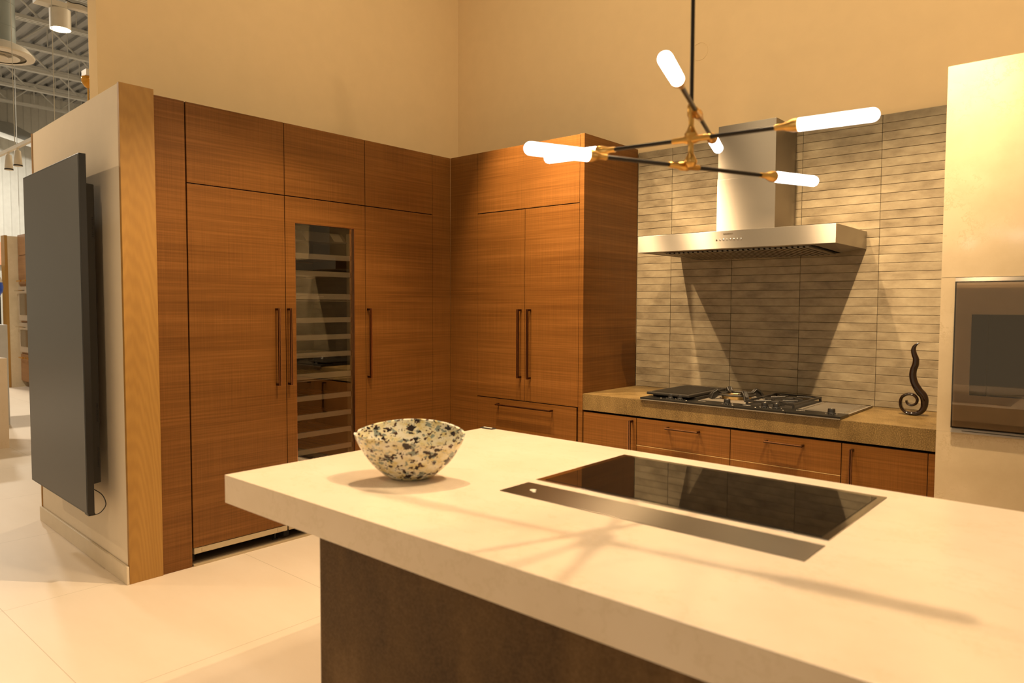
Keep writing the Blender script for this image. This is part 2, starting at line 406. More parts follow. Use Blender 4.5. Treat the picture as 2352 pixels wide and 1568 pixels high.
# ------------------------------------------------------------------ handles
def handle_v(parent, axis, u, f, z0, z1):
    """vertical square bar; axis 'x' stands off +x from plane x=f at y=u, axis 'y' stands off -y from plane y=f at x=u"""
    t = .0065
    def b_(bm, a0, a1, d0, d1, z0, z1):
        if axis == 'x': bx(bm, f+d0, f+d1, u+a0, u+a1, z0, z1)
        else: bx(bm, u+a0, u+a1, f-d1, f-d0, z0, z1)
    bm = B(); b_(bm, -t, t, .030, .043, z0, z1)
    b_(bm, -t, t, .001, .031, z0, z0+.013); b_(bm, -t, t, .001, .031, z1-.013, z1)
    h = obj('handle', bm, 'bronze', parent, bevel=.0012)
    bm = B(); b_(bm, -t*1.05, -t*.45, .0432, .0438, z0+.001, z1-.001); b_(bm, t*.45, t*1.05, .0432, .0438, z0+.001, z1-.001)
    obj('edge_line', bm, 'copper', h)
    return h
def handle_h(parent, f, x0, x1, z):
    t = .0055
    bm = B(); bx(bm, x0, x1, f-.040, f-.029, z-t, z+t)
    bx(bm, x0, x0+.012, f-.030, f-.001, z-t, z+t); bx(bm, x1-.012, x1, f-.030, f-.001, z-t, z+t)
    h = obj('handle', bm, 'bronze', parent, bevel=.001)
    obj('edge_line', bx(B(), x0+.001, x1-.001, f-.0408, f-.0402, z+t*.3, z+t*1.02), 'copper', h)

# ------------------------------------------------------------------ left cabinet run (faces at x = 0)
Y0, Y1, Y2, Y3 = -2.0355, -1.4258, -.8095, -.1852
HT, H1, G = 2.6258, 2.1796, .0022
tag(obj('filler_panel', bx(B(), -.595, .0, -2.2055, Y0-.006, 0, HT), 'wood', bevel=.001),
    'tall floor length walnut panel between oak panel and freezer', 'panel')
def column(name, ya, yb, label, lower):
    t = thing(name, (0, (ya+yb)/2, 0), label, 'appliance cabinet')
    bm = B()   # carcass, hollow box behind doors
    bx(bm, -.59, -.026, ya+.001, ya+.018, .03, HT-.001); bx(bm, -.59, -.026, yb-.018, yb-.001, .03, HT-.001)
    bx(bm, -.59, -.575, ya+.018, yb-.018, .03, HT-.001); bx(bm, -.575, -.026, ya+.018, yb-.018, HT-.019, HT-.001)
    bx(bm, -.575, -.026, ya+.018, yb-.018, H1-.01, H1+.008); bx(bm, -.575, -.026, ya+.018, yb-.018, .11, .128)
    obj('carcass', bm, 'gap', t)
    obj('upper_door', bx(B(), -.022, 0, ya+G, yb-G, H1+.003, HT), 'wood', t, bevel=.0008)
    if lower: 
        d = obj('door', bx(B(), -.022, 0, ya+G, yb-G, .107, H1-.003), 'wood', t, bevel=.0008)
    # pale grille strip, black recess and plinth below
    bm = B(); bx(bm, -.03, -.002, ya+.006, yb-.006, .070, .103); bx(bm, -.001, .0, ya+.006, ya+.02, .070, .105)
    g = obj('grille_strip', bm, 'cream_plastic', t, bevel=.001)
    for yy in (ya+.05, yb-.075):
        obj('hinge_cover', bx(B(), -.003, .0015, yy, yy+.028, .078, .099), 'cream_plastic', g)
    obj('toe_recess', bx(B(), -.32, -.30, ya, yb, 0.013, .11), 'gap', t)
    bm = B(); lathe(bm, (-.06, yb-.06, .012), [(.018, 0), (.018, .008), (.006, .01), (.006, .06)], 12)
    obj('leveling_foot', bm, 'matte_black', t)
    return t
fz = column('freezer_column', Y0, Y1, 'tall walnut faced freezer cabinet next to the narrow floor length panel', True)
handle_v(fz, 'x', -1.494, 0, 1.0, 1.479)
wc = column('wine_cooler', Y1, Y2, 'walnut framed wine cooler with tall glass door and empty racks', False)
fr = column('refrigerator_column', Y2, Y3, 'tall walnut faced refrigerator cabinet right of the wine cooler', True)
handle_v(fr, 'x', -.793, 0, .998, 1.478)
obj('toe', B() if False else bx(B(), -.30, -.002, Y0-.0, Y3, .0, .012), 'toe', None)
o = bpy.data.objects['toe']; o.name = 'toe_board'; tag(o, 'brown recessed board on the floor under the tall cabinets', 'toe kick')
o = obj('plinth_strip', bx(B(), -.001, .006, Y0, 0.02, 0, .014), 'cream_plastic'); tag(o, 'slim tan strip on the floor in front of the recess under the cabinets', 'plinth')
# wine cooler door frame
GY0, GY1, GZ0, GZ1 = -1.3545, -.9000, .235, 2.018
bm = B(); bx(bm, -.022, 0, Y1+G, GY0, .107, H1-.003); bx(bm, -.022, 0, GY1, Y2-G, .107, H1-.003)
bx(bm, -.022, 0, GY0, GY1, GZ1, H1-.003); bx(bm, -.022, 0, GY0, GY1, .107, GZ0)
dr = obj('door_frame', bm, 'wood', wc)
bm = B(); e = .0025
for (a, b_, c, d) in ((GY0, GY0+e, GZ0, GZ1), (GY1-e, GY1, GZ0, GZ1), (GY0, GY1, GZ1-e, GZ1), (GY0, GY1, GZ0, GZ0+e)): bx(bm, -.022, -.001, a, b_, c, d)
obj('edge_trim', bm, 'copper', dr)
handle_v(wc, 'x', -1.4115, 0, .998, 1.479)
obj('glass', bx(B(), -.016, -.012, GY0+.001, GY1-.001, GZ0+.001, GZ1-.001), 'glass', wc)
bm = B(); bx(bm, -.55, -.54, GY0-.03, GY1+.03, GZ0-.05, GZ1+.06)
bx(bm, -.54, -.03, GY0-.035, GY0-.03, GZ0-.05, GZ1+.06); bx(bm, -.54, -.03, GY1+.03, GY1+.035, GZ0-.05, GZ1+.06)
bx(bm, -.54, -.03, GY0-.03, GY1+.03, GZ1+.05, GZ1+.06); bx(bm, -.54, -.03, GY0-.03, GY1+.03, GZ0-.06, GZ0-.05)
obj('liner', bm, 'olive', wc)
obj('seal', bx(B(), -.075, -.030, GY1-.012, GY1+.010, GZ0, GZ1-.035), 'seal', wc)
obj('inner_frame', bx(B(), -.028, -.024, GY1-.010, GY1+.001, GZ0, GZ1), 'black', wc)
bm = B(); v = [bm.verts.new(p) for p in ((-.05, GY0-.02, 1.915), (-.05, GY1-.02, 1.915), (-.12, GY1-.02, 1.985), (-.12, GY0-.02, 1.985), (-.40, GY1-.02, 1.93), (-.40, GY0-.02, 1.93))]
for f in ((0, 1, 2, 3), (3, 2, 4, 5), (5, 4, 1, 0), (0, 3, 5), (1, 4, 2)): bm.faces.new([v[i] for i in f])
cpan = obj('control_panel', bm, 'shelf_metal', wc)
def on_panel(ya, yb, s0, s1, name, mat):
    d = Vector((-.07, 0, .07)); n = Vector((1, 0, 1)).normalized()*.001
    p0 = Vector((-.05, 0, 1.915))
    bm = B(); q = [p0+d*s0+Vector((0, ya, 0))+n, p0+d*s0+Vector((0, yb, 0))+n, p0+d*s1+Vector((0, yb, 0))+n, p0+d*s1+Vector((0, ya, 0))+n]
    a = [bm.verts.new(p) for p in q]; b2 = [bm.verts.new(p-n*.9) for p in q]
    bm.faces.new(a); bm.faces.new(b2[::-1])
    for i in range(4): bm.faces.new((a[i], b2[i], b2[(i+1) % 4], a[(i+1) % 4]))
    return obj(name, bm, mat, cpan)
on_panel(-1.35, -1.24, .02, .98, 'display', 'black')
on_panel(-1.02, -.945, .15, .95, 'paper_label', 'label')
SH = [1.815, 1.704, 1.555, 1.401, 1.288, 1.173, 1.035, .893, .771, .655, .542, .43, .32]
for i, z in enumerate(SH):
    hh = .034 if i not in (2, 6) else .038
    s = obj('shelf', bx(B(), -.05, -.030, GY0-.02, -.912, z-hh/2, z+hh/2), 'rack_front', wc, bevel=.001)
    bm = B()
    for j in range(8):
        yy = GY0 - .01 + j*.058; bx(bm, -.50, -.05, yy, yy+.022, z-.010, z+.002)
    bx(bm, -.50, -.485, GY0-.02, -.905, z-.016, z-.010)
    obj('rack', bm, 'shelf_wood', s)
    obj('end_cap', bx(B(), -.052, -.028, -.9125, -.900, z-hh/2-.001, z+hh/2+.001), 'black', s)
    if i in (2, 6): obj('light_lip', bx(B(), -.052, -.029, GY0-.02, -.905, z-hh/2-.012, z-hh/2-.006), 'shelf_metal', s)
text_part('lettering', BRAND, .0085, (-.0293, -1.150, SH[2]), (0, 1, 0), (0, 0, 1), 'white_mark', bpy.data.objects['shelf.002'])
# corner fillers
tag(obj('corner_filler', bx(B(), -.595, 0, Y3+.001, -.0002, 0, HT), 'wood', bevel=.0008), 'narrow walnut filler panel in the corner right of the refrigerator cabinet', 'panel')
tag(obj('corner_filler', bx(B(), .0005, .2885, 0, .655, 0, HT), 'wood', bevel=.0008), 'wider walnut corner panel left of the double door refrigerator cabinet', 'panel')
tag(obj('cord_strip', bx(B(), -.10, -.055, -2.20, -2.05, HT+.001, HT+.007), 'oak'), 'thin light wooden strip lying on top of the leftmost cabinet', 'strip')

# ------------------------------------------------------------------ tall double door refrigerator (face y = 0)
XA, XG, XB, XT = .2893, .7535, 1.2244, 1.2602
rf = thing('french_door_refrigerator', (.76, 0, 0), 'walnut faced double door refrigerator cabinet with bottom drawer in the corner', 'appliance cabinet')
bm = B(); bx(bm, XA+.001, XB-.001, .024, .655, .03, HT-.001); obj('carcass', bm, 'gap', rf)
obj('upper_door', bx(B(), XA+G, XB-G, 0, .022, H1+.003, HT), 'wood', rf, bevel=.0008)
obj('door', bx(B(), XA+G, XG-G, 0, .022, .825, H1-.003), 'wood', rf, bevel=.0008)
obj('door', bx(B(), XG+G, XB-G, 0, .022, .825, H1-.003), 'wood', rf, bevel=.0008)
dw = obj('drawer', bx(B(), XA+G, XB-G-.012, 0, .022, .10, .819), 'wood', rf, bevel=.0008)
handle_v(bpy.data.objects['door.002'], 'y', .7205, 0, .987, 1.475)
handle_v(bpy.data.objects['door.003'], 'y', .808, 0, .985, 1.476)
handle_h(dw, 0, .505, 1.014, .781)
obj('toe_board', bx(B(), XA, XB, .06, .08, 0, .09), 'toe', rf)
tag(obj('end_panel', bx(B(), XB+.001, XT, -.001, .6585, 0, HT+.001), 'wood', bevel=.0008), 'deep walnut end panel beside the countertop with the cooktops', 'panel')

# ------------------------------------------------------------------ base cabinets + counter
xs = [1.2625, 1.673, 2.2925, 2.895, 3.29]
def base(name, x0, x1, label):
    t = thing(name, ((x0+x1)/2, 0, 0), label, 'base cabinet')
    obj('carcass', bx(B(), x0+.001, x1-.001, .026, .655, .09, .79), 'gap', t)
    obj('toe_board', bx(B(), x0+.001, x1-.001, .07, .085, 0, .09), 'toe', t)
    return t
c1 = base('base_cabinet', xs[0], xs[1], 'narrow walnut base cabinet with upright handle beside the tall end panel')
d = obj('door', bx(B(), xs[0]+.004, xs[1]-G, .004, .024, .10, .800), 'wood', c1, bevel=.0008); handle_v(d, 'y', 1.645, .004, .50, .784)
c2 = base('drawer_cabinet', xs[1], xs[2], 'walnut drawer cabinet under the griddle and the wok burner')
for z0, z1 in ((.632, .800), (.10, .627)):
    d = obj('drawer', bx(B(), xs[1]+G, xs[2]-G, .004, .024, z0, z1), 'wood', c2, bevel=.0008)
    if z0 > .5: handle_h(d, .004, 1.892, 2.106, .763)
    if z0 < .5: obj('edge_line', bx(B(), xs[1]+G, xs[2]-G, .0032, .01, z1+.0003, z1+.0036), 'raw_edge', d)
c3 = base('drawer_cabinet', xs[2], xs[3], 'walnut drawer cabinet under the gas hob and the teppanyaki plate')
for z0, z1 in ((.632, .800), (.10, .627)):
    d = obj('drawer', bx(B(), xs[2]+G, xs[3]-G, .004, .024, z0, z1), 'wood', c3, bevel=.0008)
    if z0 > .5: handle_h(d, .004, 2.500, 2.708, .762)
    if z0 < .5: obj('edge_line', bx(B(), xs[2]+G, xs[3]-G, .0032, .01, z1+.0003, z1+.0036), 'raw_edge', d)
c4 = base('base_cabinet', xs[3], xs[4], 'walnut base cabinet with upright handle beside the stone oven tower')
d = obj('door', bx(B(), xs[3]+G, xs[4]-G, .004, .024, .10, .800), 'wood', c4, bevel=.0008); handle_v(d, 'y', 2.951, .004, .50, .778)
tag(obj('filler_panel', bx(B(), xs[4]+.001, 3.344, .004, .60, .0, .800), 'wood', bevel=.0008), 'slim low walnut filler strip touching the stone oven tower', 'panel')
tag(obj('countertop', bx(B(), XT+.001, 3.344, 0, .6600, .813, .92), 'bronze_stone', bevel=.0015), 'thick speckled bronze stone countertop below the tiled backsplash', 'countertop')

# ------------------------------------------------------------------ range hood
HL, HR, HF, HZ1, HZ2 = 1.6107, 2.8108, .0971, 1.838, 1.941
hood = thing('range_hood', (2.21, .4, HZ1), 'wide brushed steel range hood with tall chimney on the tiled wall', 'range hood')
bm = B()
bx(bm, HL, HR, HF, HF+.012, HZ1, HZ2); bx(bm, HL, HR, .645, .658, HZ1, HZ2); bx(bm, HL, HL+.012, HF+.012, .645, HZ1, HZ2)
bx(bm, HR-.012, HR, HF+.012, .645, HZ1, HZ2); bx(bm, HL+.012, HR-.012, HF+.012, .645, HZ2-.012, HZ2)
obj('canopy', bm, 'steel', hood, bevel=.0015)
# underside: sloped flanks + recessed baffle filter
bm = B()
o4 = [(HL+.012, HF+.012, HZ1+.003), (HR-.012, HF+.012, HZ1+.003), (HR-.012, .645, HZ1+.003), (HL+.012, .645, HZ1+.003)]
i4 = [(HL+.16, HF+.035, HZ1-.004), (HR-.12, HF+.035, HZ1-.004), (HR-.12, .60, HZ1-.02), (HL+.16, .60, HZ1-.02)]
a = [bm.verts.new(p) for p in o4]; b_ = [bm.verts.new(p) for p in i4]
for i in range(4): bm.faces.new((a[i], a[(i+1) % 4], b_[(i+1) % 4], b_[i]))
a2 = [bm.verts.new((p[0], p[1], HZ1+.03)) for p in o4]
bm.faces.new(a2)
for i in range(4): bm.faces.new((a[i], a[(i+1) % 4], a2[(i+1) % 4], a2[i]))
obj('underside', bm, 'steel_up', hood)
bm = B(); n = 28; fx0, fx1 = HL+.18, HR-.14
for i in range(n):
    xa = fx0 + (fx1-fx0)*i/n; wv = (fx1-fx0)/n
    v = []
    for (xx, yy, zz) in ((xa, HF+.04, HZ1-.006), (xa+wv*.62, HF+.04, HZ1-.006), (xa+wv*.62, .59, HZ1-.022), (xa, .59, HZ1-.022)):
        v.append((xx, yy, zz))
    t_ = [bm.verts.new(p) for p in v]; l_ = [bm.verts.new((p[0], p[1], p[2]-.008)) for p in v]
    bm.faces.new(l_); bm.faces.new(t_[::-1])
    for q in range(4): bm.faces.new((t_[q], t_[(q+1) % 4], l_[(q+1) % 4], l_[q]))
flt = obj('baffle_filter', bm, 'steel_up', hood)
bm = B(); a = [bm.verts.new(p) for p in ((fx0, HF+.04, HZ1-.0045), (fx1, HF+.04, HZ1-.0045), (fx1, .59, HZ1-.0205), (fx0, .59, HZ1-.0205))]
b2 = [bm.verts.new((v.co.x, v.co.y, v.co.z+.003)) for v in a]
bm.faces.new(a[::-1]); bm.faces.new(b2)
for q in range(4): bm.faces.new((a[q], a[(q+1) % 4], b2[(q+1) % 4], b2[q]))
obj('filter_tray', bm, 'gap', flt)
bm = B(); bx(bm, 2.0316, 2.3959, .3248, .658, HZ2, 2.278); bx(bm, 2.0346, 2.3929, .3278, .658, 2.278, 2.6034)
obj('chimney', bm, 'steel', hood, bevel=.001)
for i in range(8):
    xx = 2.143 + i*.0212
    bm = B(); lathe(bm, (xx, HF, 1.8885), [(.0050, 0), (.0050, .0016), (.0036, .0026)], 16, (0, -1, 0))
    obj('button', bm, 'chrome' if i else 'grey_mark', hood, smooth=True)
text_part('lettering', BRAND, .0105, (2.213, HF-.0006, 1.9215), (1, 0, 0), (0, 0, 1), 'grey_mark', hood)

# ------------------------------------------------------------------ cooktop modules on the counter
ZC = .92
def knob(parent, x, y, z=.938):
    bm = B(); lathe(bm, (x, y, z), [(.0215, 0), (.0215, .004), (.0190, .006), (.0180, .024), (.0165, .0262)], 24)
    k = obj('knob', bm, 'black', parent, smooth=True)
    bm = B(); bx(bm, x-.0012, x+.0012, y-.004, y+.016, z+.0263, z+.0272); bx(bm, x-.0012, x+.0012, y+.001, y+.0012, z+.0263, z+.0272)
    obj('pointer', bm, 'white_mark', k)
    bm = B()
    for a in range(11):
        an = -PI*.75 + a*PI*1.5/10 + PI/2 + PI
        bx(bm, x+.029*math.cos(an)-.0013, x+.029*math.cos(an)+.0013, y+.029*math.sin(an)-.0013, y+.029*math.sin(an)+.0013, z, z+.0004)
    obj('dial_marks', bm, 'white_mark', k)
def module(name, x0, x1, label, cat, logo_x, dot_x):
    t = thing(name, ((x0+x1)/2, .28, ZC), label, cat)
    cpn = obj('control_strip', bx(B(), x0+.0006, x1-.0006, -.0105+.0, .130, ZC+.0008, .9365), 'hob_black', t, bevel=.0015)
    obj('strip_edge', bx(B(), x0+.001, x1-.001, -.0125, -.0106, ZC+.0012, ZC+.006), 'shelf_metal', cpn)
    text_part('lettering', BRAND, .0088, (logo_x, .082, .9369), (1, 0, 0), (0, 1, 0), 'white_mark', cpn)
    for dx in dot_x:
        bm = B(); lathe(bm, (dx, .030, .9366), [(.0042, 0), (.0042, .0006)], 12); obj('indicator', bm, 'white_mark', cpn)
    return t
ma = module('griddle_cooktop', 1.705, 2.0235, 'electric grill cooktop with flat dark ribbed plate, leftmost on the counter', 'cooktop', 1.745, [1.83, 2.0])
obj('housing', bx(B(), 1.715, 2.015, .1315, .590, ZC+.0008, .948), 'cast', ma, bevel=.003)
g_ = bx(B(), 1.712, 2.006, .055, .565, .950, .966); gp = obj('grill_plate', g_, 'cast', ma, bevel=.004)
bm = B()
for i in range(26): xx = 1.735 + i*.0096; bx(bm, xx, xx+.0042, .085, .545, .9665, .9685)
obj('ribs', bm, 'cast', gp)
knob(ma, 1.878, .068); knob(ma, 1.942, .068)
mb = module('wok_cooktop', 2.0235, 2.3165, 'steel gas hob with large brass wok burner, second from left', 'cooktop', 2.075, [2.29])
obj('tray', bx(B(), 2.026, 2.314, .1305, .598, ZC+.0008, .934), 'steel_up', mb, bevel=.003)
cxw, cyw = 2.170, .355
for nm, rr, mt, dz in (('burner_ring', (.088, .062), 'burner_brass', .0), ('burner_cap', (.045, .020), 'burner_brass', .006)):
    bm = B(); lathe(bm, (cxw, cyw, .9345), [(rr[1], 0), (rr[0], 0), (rr[0], .016+dz), (rr[1]+.004, .022+dz), (rr[1], .016+dz)] if nm == 'burner_ring' else [(rr[0], 0), (rr[0], .018), (rr[1], .026)], 40, closed_ends=(nm != 'burner_ring'))
    if nm == 'burner_ring':
        pass
    obj(nm, bm, mt, mb, smooth=True)
bm = B()
tube(bm, [(cxw+.112*math.cos(a*PI/18), cyw+.112*math.sin(a*PI/18), .962) for a in range(37)], .0065, 8)
for a in range(4):
    an = a*PI/2+PI/4
    for s in (-1, 1):
        c, s_ = math.cos(an), math.sin(an); ox, oy = -s_*.012*s, c*.012*s
        tube(bm, [(cxw+c*.165+ox, cyw+s_*.165+oy, .936), (cxw+c*.150+ox, cyw+s_*.150+oy, .972), (cxw+c*.122+ox, cyw+s_*.122+oy, .990), (cxw+c*.100+ox, cyw+s_*.100+oy, .970), (cxw+c*.062+ox, cyw+s_*.062+oy, .966)], .0052, 6)
    p1 = Vector((cxw+math.cos(an)*.160, cyw+math.sin(an)*.160, .936))
for an in (PI/4, 3*PI/4, 5*PI/4, 7*PI/4):
    c, s_ = math.cos(an), math.sin(an); n_ = Vector((-s_, c, 0))*.008
    ring = [(.168, .936), (.168, .962), (.140, .992), (.118, .996), (.108, .968), (.118, .950), (.140, .936)]
    f1 = [bm.verts.new(Vector((cxw+c*r, cyw+s_*r, z))+n_) for r, z in ring]; f2 = [bm.verts.new(Vector((cxw+c*r, cyw+s_*r, z))-n_) for r, z in ring]
    bm.faces.new(f1); bm.faces.new(f2[::-1])
    for q in range(7): bm.faces.new((f1[q], f1[(q+1) % 7], f2[(q+1) % 7], f2[q]))
obj('pan_support', bm, 'cast', mb, bevel=.001)
knob(mb, 2.243, .062)
mc = module('gas_cooktop', 2.3165, 2.6075, 'two burner gas hob with flat cast iron grates beside the teppanyaki plate', 'cooktop', 2.352, [2.425, 2.58])
obj('tray', bx(B(), 2.319, 2.605, .1305, .598, ZC+.0008, .932), 'cast', mc, bevel=.003)
for yy in (.245, .47):
    bm = B(); lathe(bm, (2.462, yy, .9325), [(.045, 0), (.042, .010), (.030, .013), (.030, .020), (.012, .022)], 28)
    obj('burner', bm, 'matte_black', mc, smooth=True)
bm = B(); za, zb = .950, .960
for (x0, x1, y0, y1) in ((2.322, 2.602, .138, .150), (2.322, 2.602, .578, .590), (2.322, 2.334, .15, .578), (2.590, 2.602, .15, .578), (2.334, 2.590, .352, .364)): bx(bm, x0, x1, y0, y1, za, zb)
for yy in (.245, .47):
    for an in range(4):
        c, s_ = math.cos(an*PI/2+PI/4), math.sin(an*PI/2+PI/4)
        tube(bm, [(2.462+c*.035, yy+s_*.035, .958), (2.462+c*.135*(1 if True else 1), yy+s_*.10, .956)], .0045, 6)
for xx in (2.328, 2.596):
    for yy in (.144, .584): bx(bm, xx-.006, xx+.006, yy-.006, yy+.006, .9325, za)
obj('grate', bm, 'cast', mc)
knob(mc, 2.461, .072); knob(mc, 2.526, .072)
md = module('teppanyaki_cooktop', 2.6075, 2.8905, 'smooth stainless teppanyaki plate with single knob, rightmost on the counter', 'cooktop', 2.655, [])
bm = B(); bx(bm, 2.612, 2.886, .1305, .598, ZC+.0008, .934)
pl_ = obj('plate', bm, 'steel_up', md, bevel=.004)
bm = B()
for (x0, x1, y0, y1) in ((2.640, 2.860, .160, .166), (2.640, 2.860, .540, .546), (2.640, 2.646, .166, .540), (2.854, 2.860, .166, .540)): bx(bm, x0, x1, y0, y1, .934, .9365)
obj('rim', bm, 'chrome', pl_, bevel=.001)
knob(md, 2.82, .072)

# ------------------------------------------------------------------ swirl ornament
pts = [[3.148, 1.312], [3.128, 1.296], [3.12, 1.274], [3.124, 1.249], [3.133, 1.224], [3.132, 1.194], [3.123, 1.164], [3.121, 1.131], [3.131, 1.092], [3.153, 1.054], [3.174, 1.029], [3.181, .997], [3.176, .961], [3.156, .937], [3.124, .929], [3.091, .935], [3.07, .957], [3.065, .99], [3.075, 1.018], [3.103, 1.033], [3.13, 1.029], [3.146, 1.008], [3.140, .984], [3.12, .974], [3.101, .980], [3.093, .998]]
rad = [.0015, .008, .012, .014, .0155, .017, .0175, .018, .019, .020, .020, .019, .016, .013, .0095, .008, .008, .008, .008, .008, .008, .0075, .007, .0065, .006, .005]
def spline(ps, k=4):
    out = []
    n = len(ps)
    for i in range(n-1):
        p0, p1, p2, p3 = ps[max(i-1, 0)], ps[i], ps[i+1], ps[min(i+2, n-1)]
        for j in range(k):
            t = j/k
            out.append([.5*((2*p1[q])+(-p0[q]+p2[q])*t+(2*p0[q]-5*p1[q]+4*p2[q]-p3[q])*t*t+(-p0[q]+3*p1[q]-3*p2[q]+p3[q])*t**3) for q in range(len(p1))])
    out.append(list(ps[-1])); return out
full = spline([p+[r] for p, r in zip(pts, rad)], 5)
bm = B(); n = len(full); prev = None; rings = []
for i, (x, z, r) in enumerate(full):
    a_, b2 = full[max(i-1, 0)], full[min(i+1, n-1)]
    t = Vector((b2[0]-a_[0], 0, b2[1]-a_[1])).normalized(); nn_ = Vector((-t.z, 0, t.x))
    depth = max(r, .0015) if i < 50 else .019
    depth = r + (max(r, .019)-r)*min(1, max(0, (i-45)/20)) if i > 45 else r
    rings.append([bm.verts.new(Vector((x, .437, z)) + nn_*r*math.cos(q*PI/8) + Vector((0, 1, 0))*depth*math.sin(q*PI/8)) for q in range(16)])
for i in range(n-1):
    for q in range(16): bm.faces.new((rings[i][q], rings[i][(q+1) % 16], rings[i+1][(q+1) % 16], rings[i+1][q]))
bm.faces.new(rings[0][::-1]); bm.faces.new(rings[-1])
tag(obj('glass_sculpture', bm, 'ornament', smooth=True), 'dark glossy curled glass sculpture standing on the bronze countertop', 'ornament')

# ------------------------------------------------------------------ oven tower
TX, TY, TZ = 3.3449, -.1315, 2.5775
OX0, OX1, OZ0, OZ1 = 3.4024, 4.005, .937, 1.635
tw = thing('oven_tower', (3.9, .2, 0), 'tall polished limestone tower around the built in oven', 'stone tower')
bm = B(); bx(bm, TX, 4.35, TY, TY+.02, 0, OZ0-.0005); bx(bm, TX, OX0-.0005, TY, TY+.02, OZ0, OZ1); bx(bm, OX1+.0005, 4.35, TY, TY+.02, OZ0, OZ1)
bx(bm, TX, 4.35, TY, TY+.02, OZ1+.0015, TZ)
obj('stone_front', bm, 'limestone', tw)
bm = B(); bx(bm, TX+.0005, TX+.02, TY+.021, .66, 0, TZ); bx(bm, 4.33, 4.35, TY+.021, .66, 0, TZ); bx(bm, TX+.021, 4.329, TY+.021, .66, TZ-.02, TZ)
obj('stone_sides', bm, 'limestone', tw)
ov = thing('wall_oven', ((OX0+OX1)/2, TY, OZ0), 'stainless wall oven with wide glass door set in pale stone', 'oven')
obj('cavity', bx(B(), OX0+.01, OX1-.01, TY+.03, .40, OZ0+.01, OZ1-.01), 'black', ov)
bm = B(); wx0, wx1, wz0, wz1 = 3.470, 3.94, 1.111, 1.470
y0_, y1_ = TY-.012, TY+.022
bx(bm, OX0+.006, wx0, y0_, y1_, .965, 1.612); bx(bm, wx1, OX1-.006, y0_, y1_, .965, 1.612)
bx(bm, wx0, wx1, y0_, y1_, .965, wz0); bx(bm, wx0, wx1, y0_, y1_, wz1, 1.612)
dd = obj('door', bm, 'oven_steel', ov)
bm = B(); bx(bm, wx0+.062, wx0+.0645, y0_+.004, y0_+.03, wz0, wz1); bx(bm, wx0+.001, wx0+.062, y0_+.008, y0_+.012, wz0, wz1)
obj('inner_pane_frame', bm, 'olive', dd)
obj('window', bx(B(), wx0-.001, wx1+.001, y0_+.005, y0_+.008, wz0-.001, wz1+.001), 'glass_black', dd)
obj('door_glass', bx(B(), OX0+.004, OX1-.004, y0_-.008, y0_-.004, .962, 1.615), 'oven_glass', ov)
bm = B(); bx(bm, OX0, OX1, TY-.012, TY+.02, 1.617, 1.634); obj('top_trim', bm, 'steel', ov)
bm = B(); bx(bm, OX0, OX1, TY-.014, TY+.02, OZ0, .9585); f_ = obj('bottom_trim', bm, 'steel', ov, bevel=.002)
obj('vent_slot', bx(B(), OX0+.045, OX1-.045, TY-.0146, TY-.0135, .9465, .9495), 'gap', f_)
bm = B(); bx(bm, OX0, OX0+.0055, TY-.012, TY+.02, .9585, 1.617); obj('side_trim', bm, 'matte_black', ov)
obj('side_trim', bx(B(), OX1-.0055, OX1, TY-.012, TY+.02, .9585, 1.617), 'matte_black', ov)

# ------------------------------------------------------------------ island
IX, IY1, IY2, IZ, IT = 1.6943, -2.7002, -1.3985, .92, .0972
tag(obj('island_countertop', bx(B(), IX, 5.2, IY1, IY2, IZ-IT, IZ), 'marble', bevel=.002), 'thick cream quartz island top carrying the bowl and the induction hob', 'countertop')
isl = thing('kitchen_island', (3.7, -2.05, 0), 'dark brown mottled stone base under the cream island top', 'island')
obj('side_panels', bx(B(), 2.243, 5.1, -2.690, -1.46, .0, IZ-IT-.0005), 'darkstone', isl, bevel=.001)
ih = thing('induction_hob', (3.01, -1.79, IZ), 'black glass induction hob in steel frame flush in the island', 'hob')
fx = [(2.531, -2.043), (2.533, -1.500), (3.472, -1.490), (3.478, -2.040)]
bm = B(); bx(bm, 2.533, 3.474, -2.042, -1.497, IZ+.0003, IZ+.0022); fb = obj('frame', bm, 'chrome', ih, bevel=.001)
obj('glass', bx(B(), 2.562, 3.452, -2.026, -1.527, IZ+.0023, IZ+.0036), 'glass_black', ih)
st = thing('control_strip', (3.0, -2.155, IZ), 'brushed steel control strip in the island front of the black hob', 'control panel')
obj('plate', bx(B(), 2.538, 3.480, -2.228, -2.085, IZ+.0003, IZ+.0020), 'steel_up', st, bevel=.0008)
bm = B(); lathe(bm, (2.617, -2.158, IZ+.002), [(.010, 0), (.010, .0010)], 20); lathe(bm, (2.632, -2.172, IZ+.002), [(.006, 0), (.006, .0012)], 16)
obj('touch_symbol', bm, 'white_mark', st)
o = thing('island_socket_plate', (1.725, -1.408, IZ), 'small dark plate with pale lettering at the far island corner', 'plate')
obj('plate', bx(B(), 1.690, 1.765, -1.432, -1.400, IZ+.0003, IZ+.0045), 'matte_black', o, bevel=.001)
obj('pale_line', bx(B(), 1.700, 1.752, -1.4215, -1.4100, IZ+.0046, IZ+.0052), 'white_mark', o)

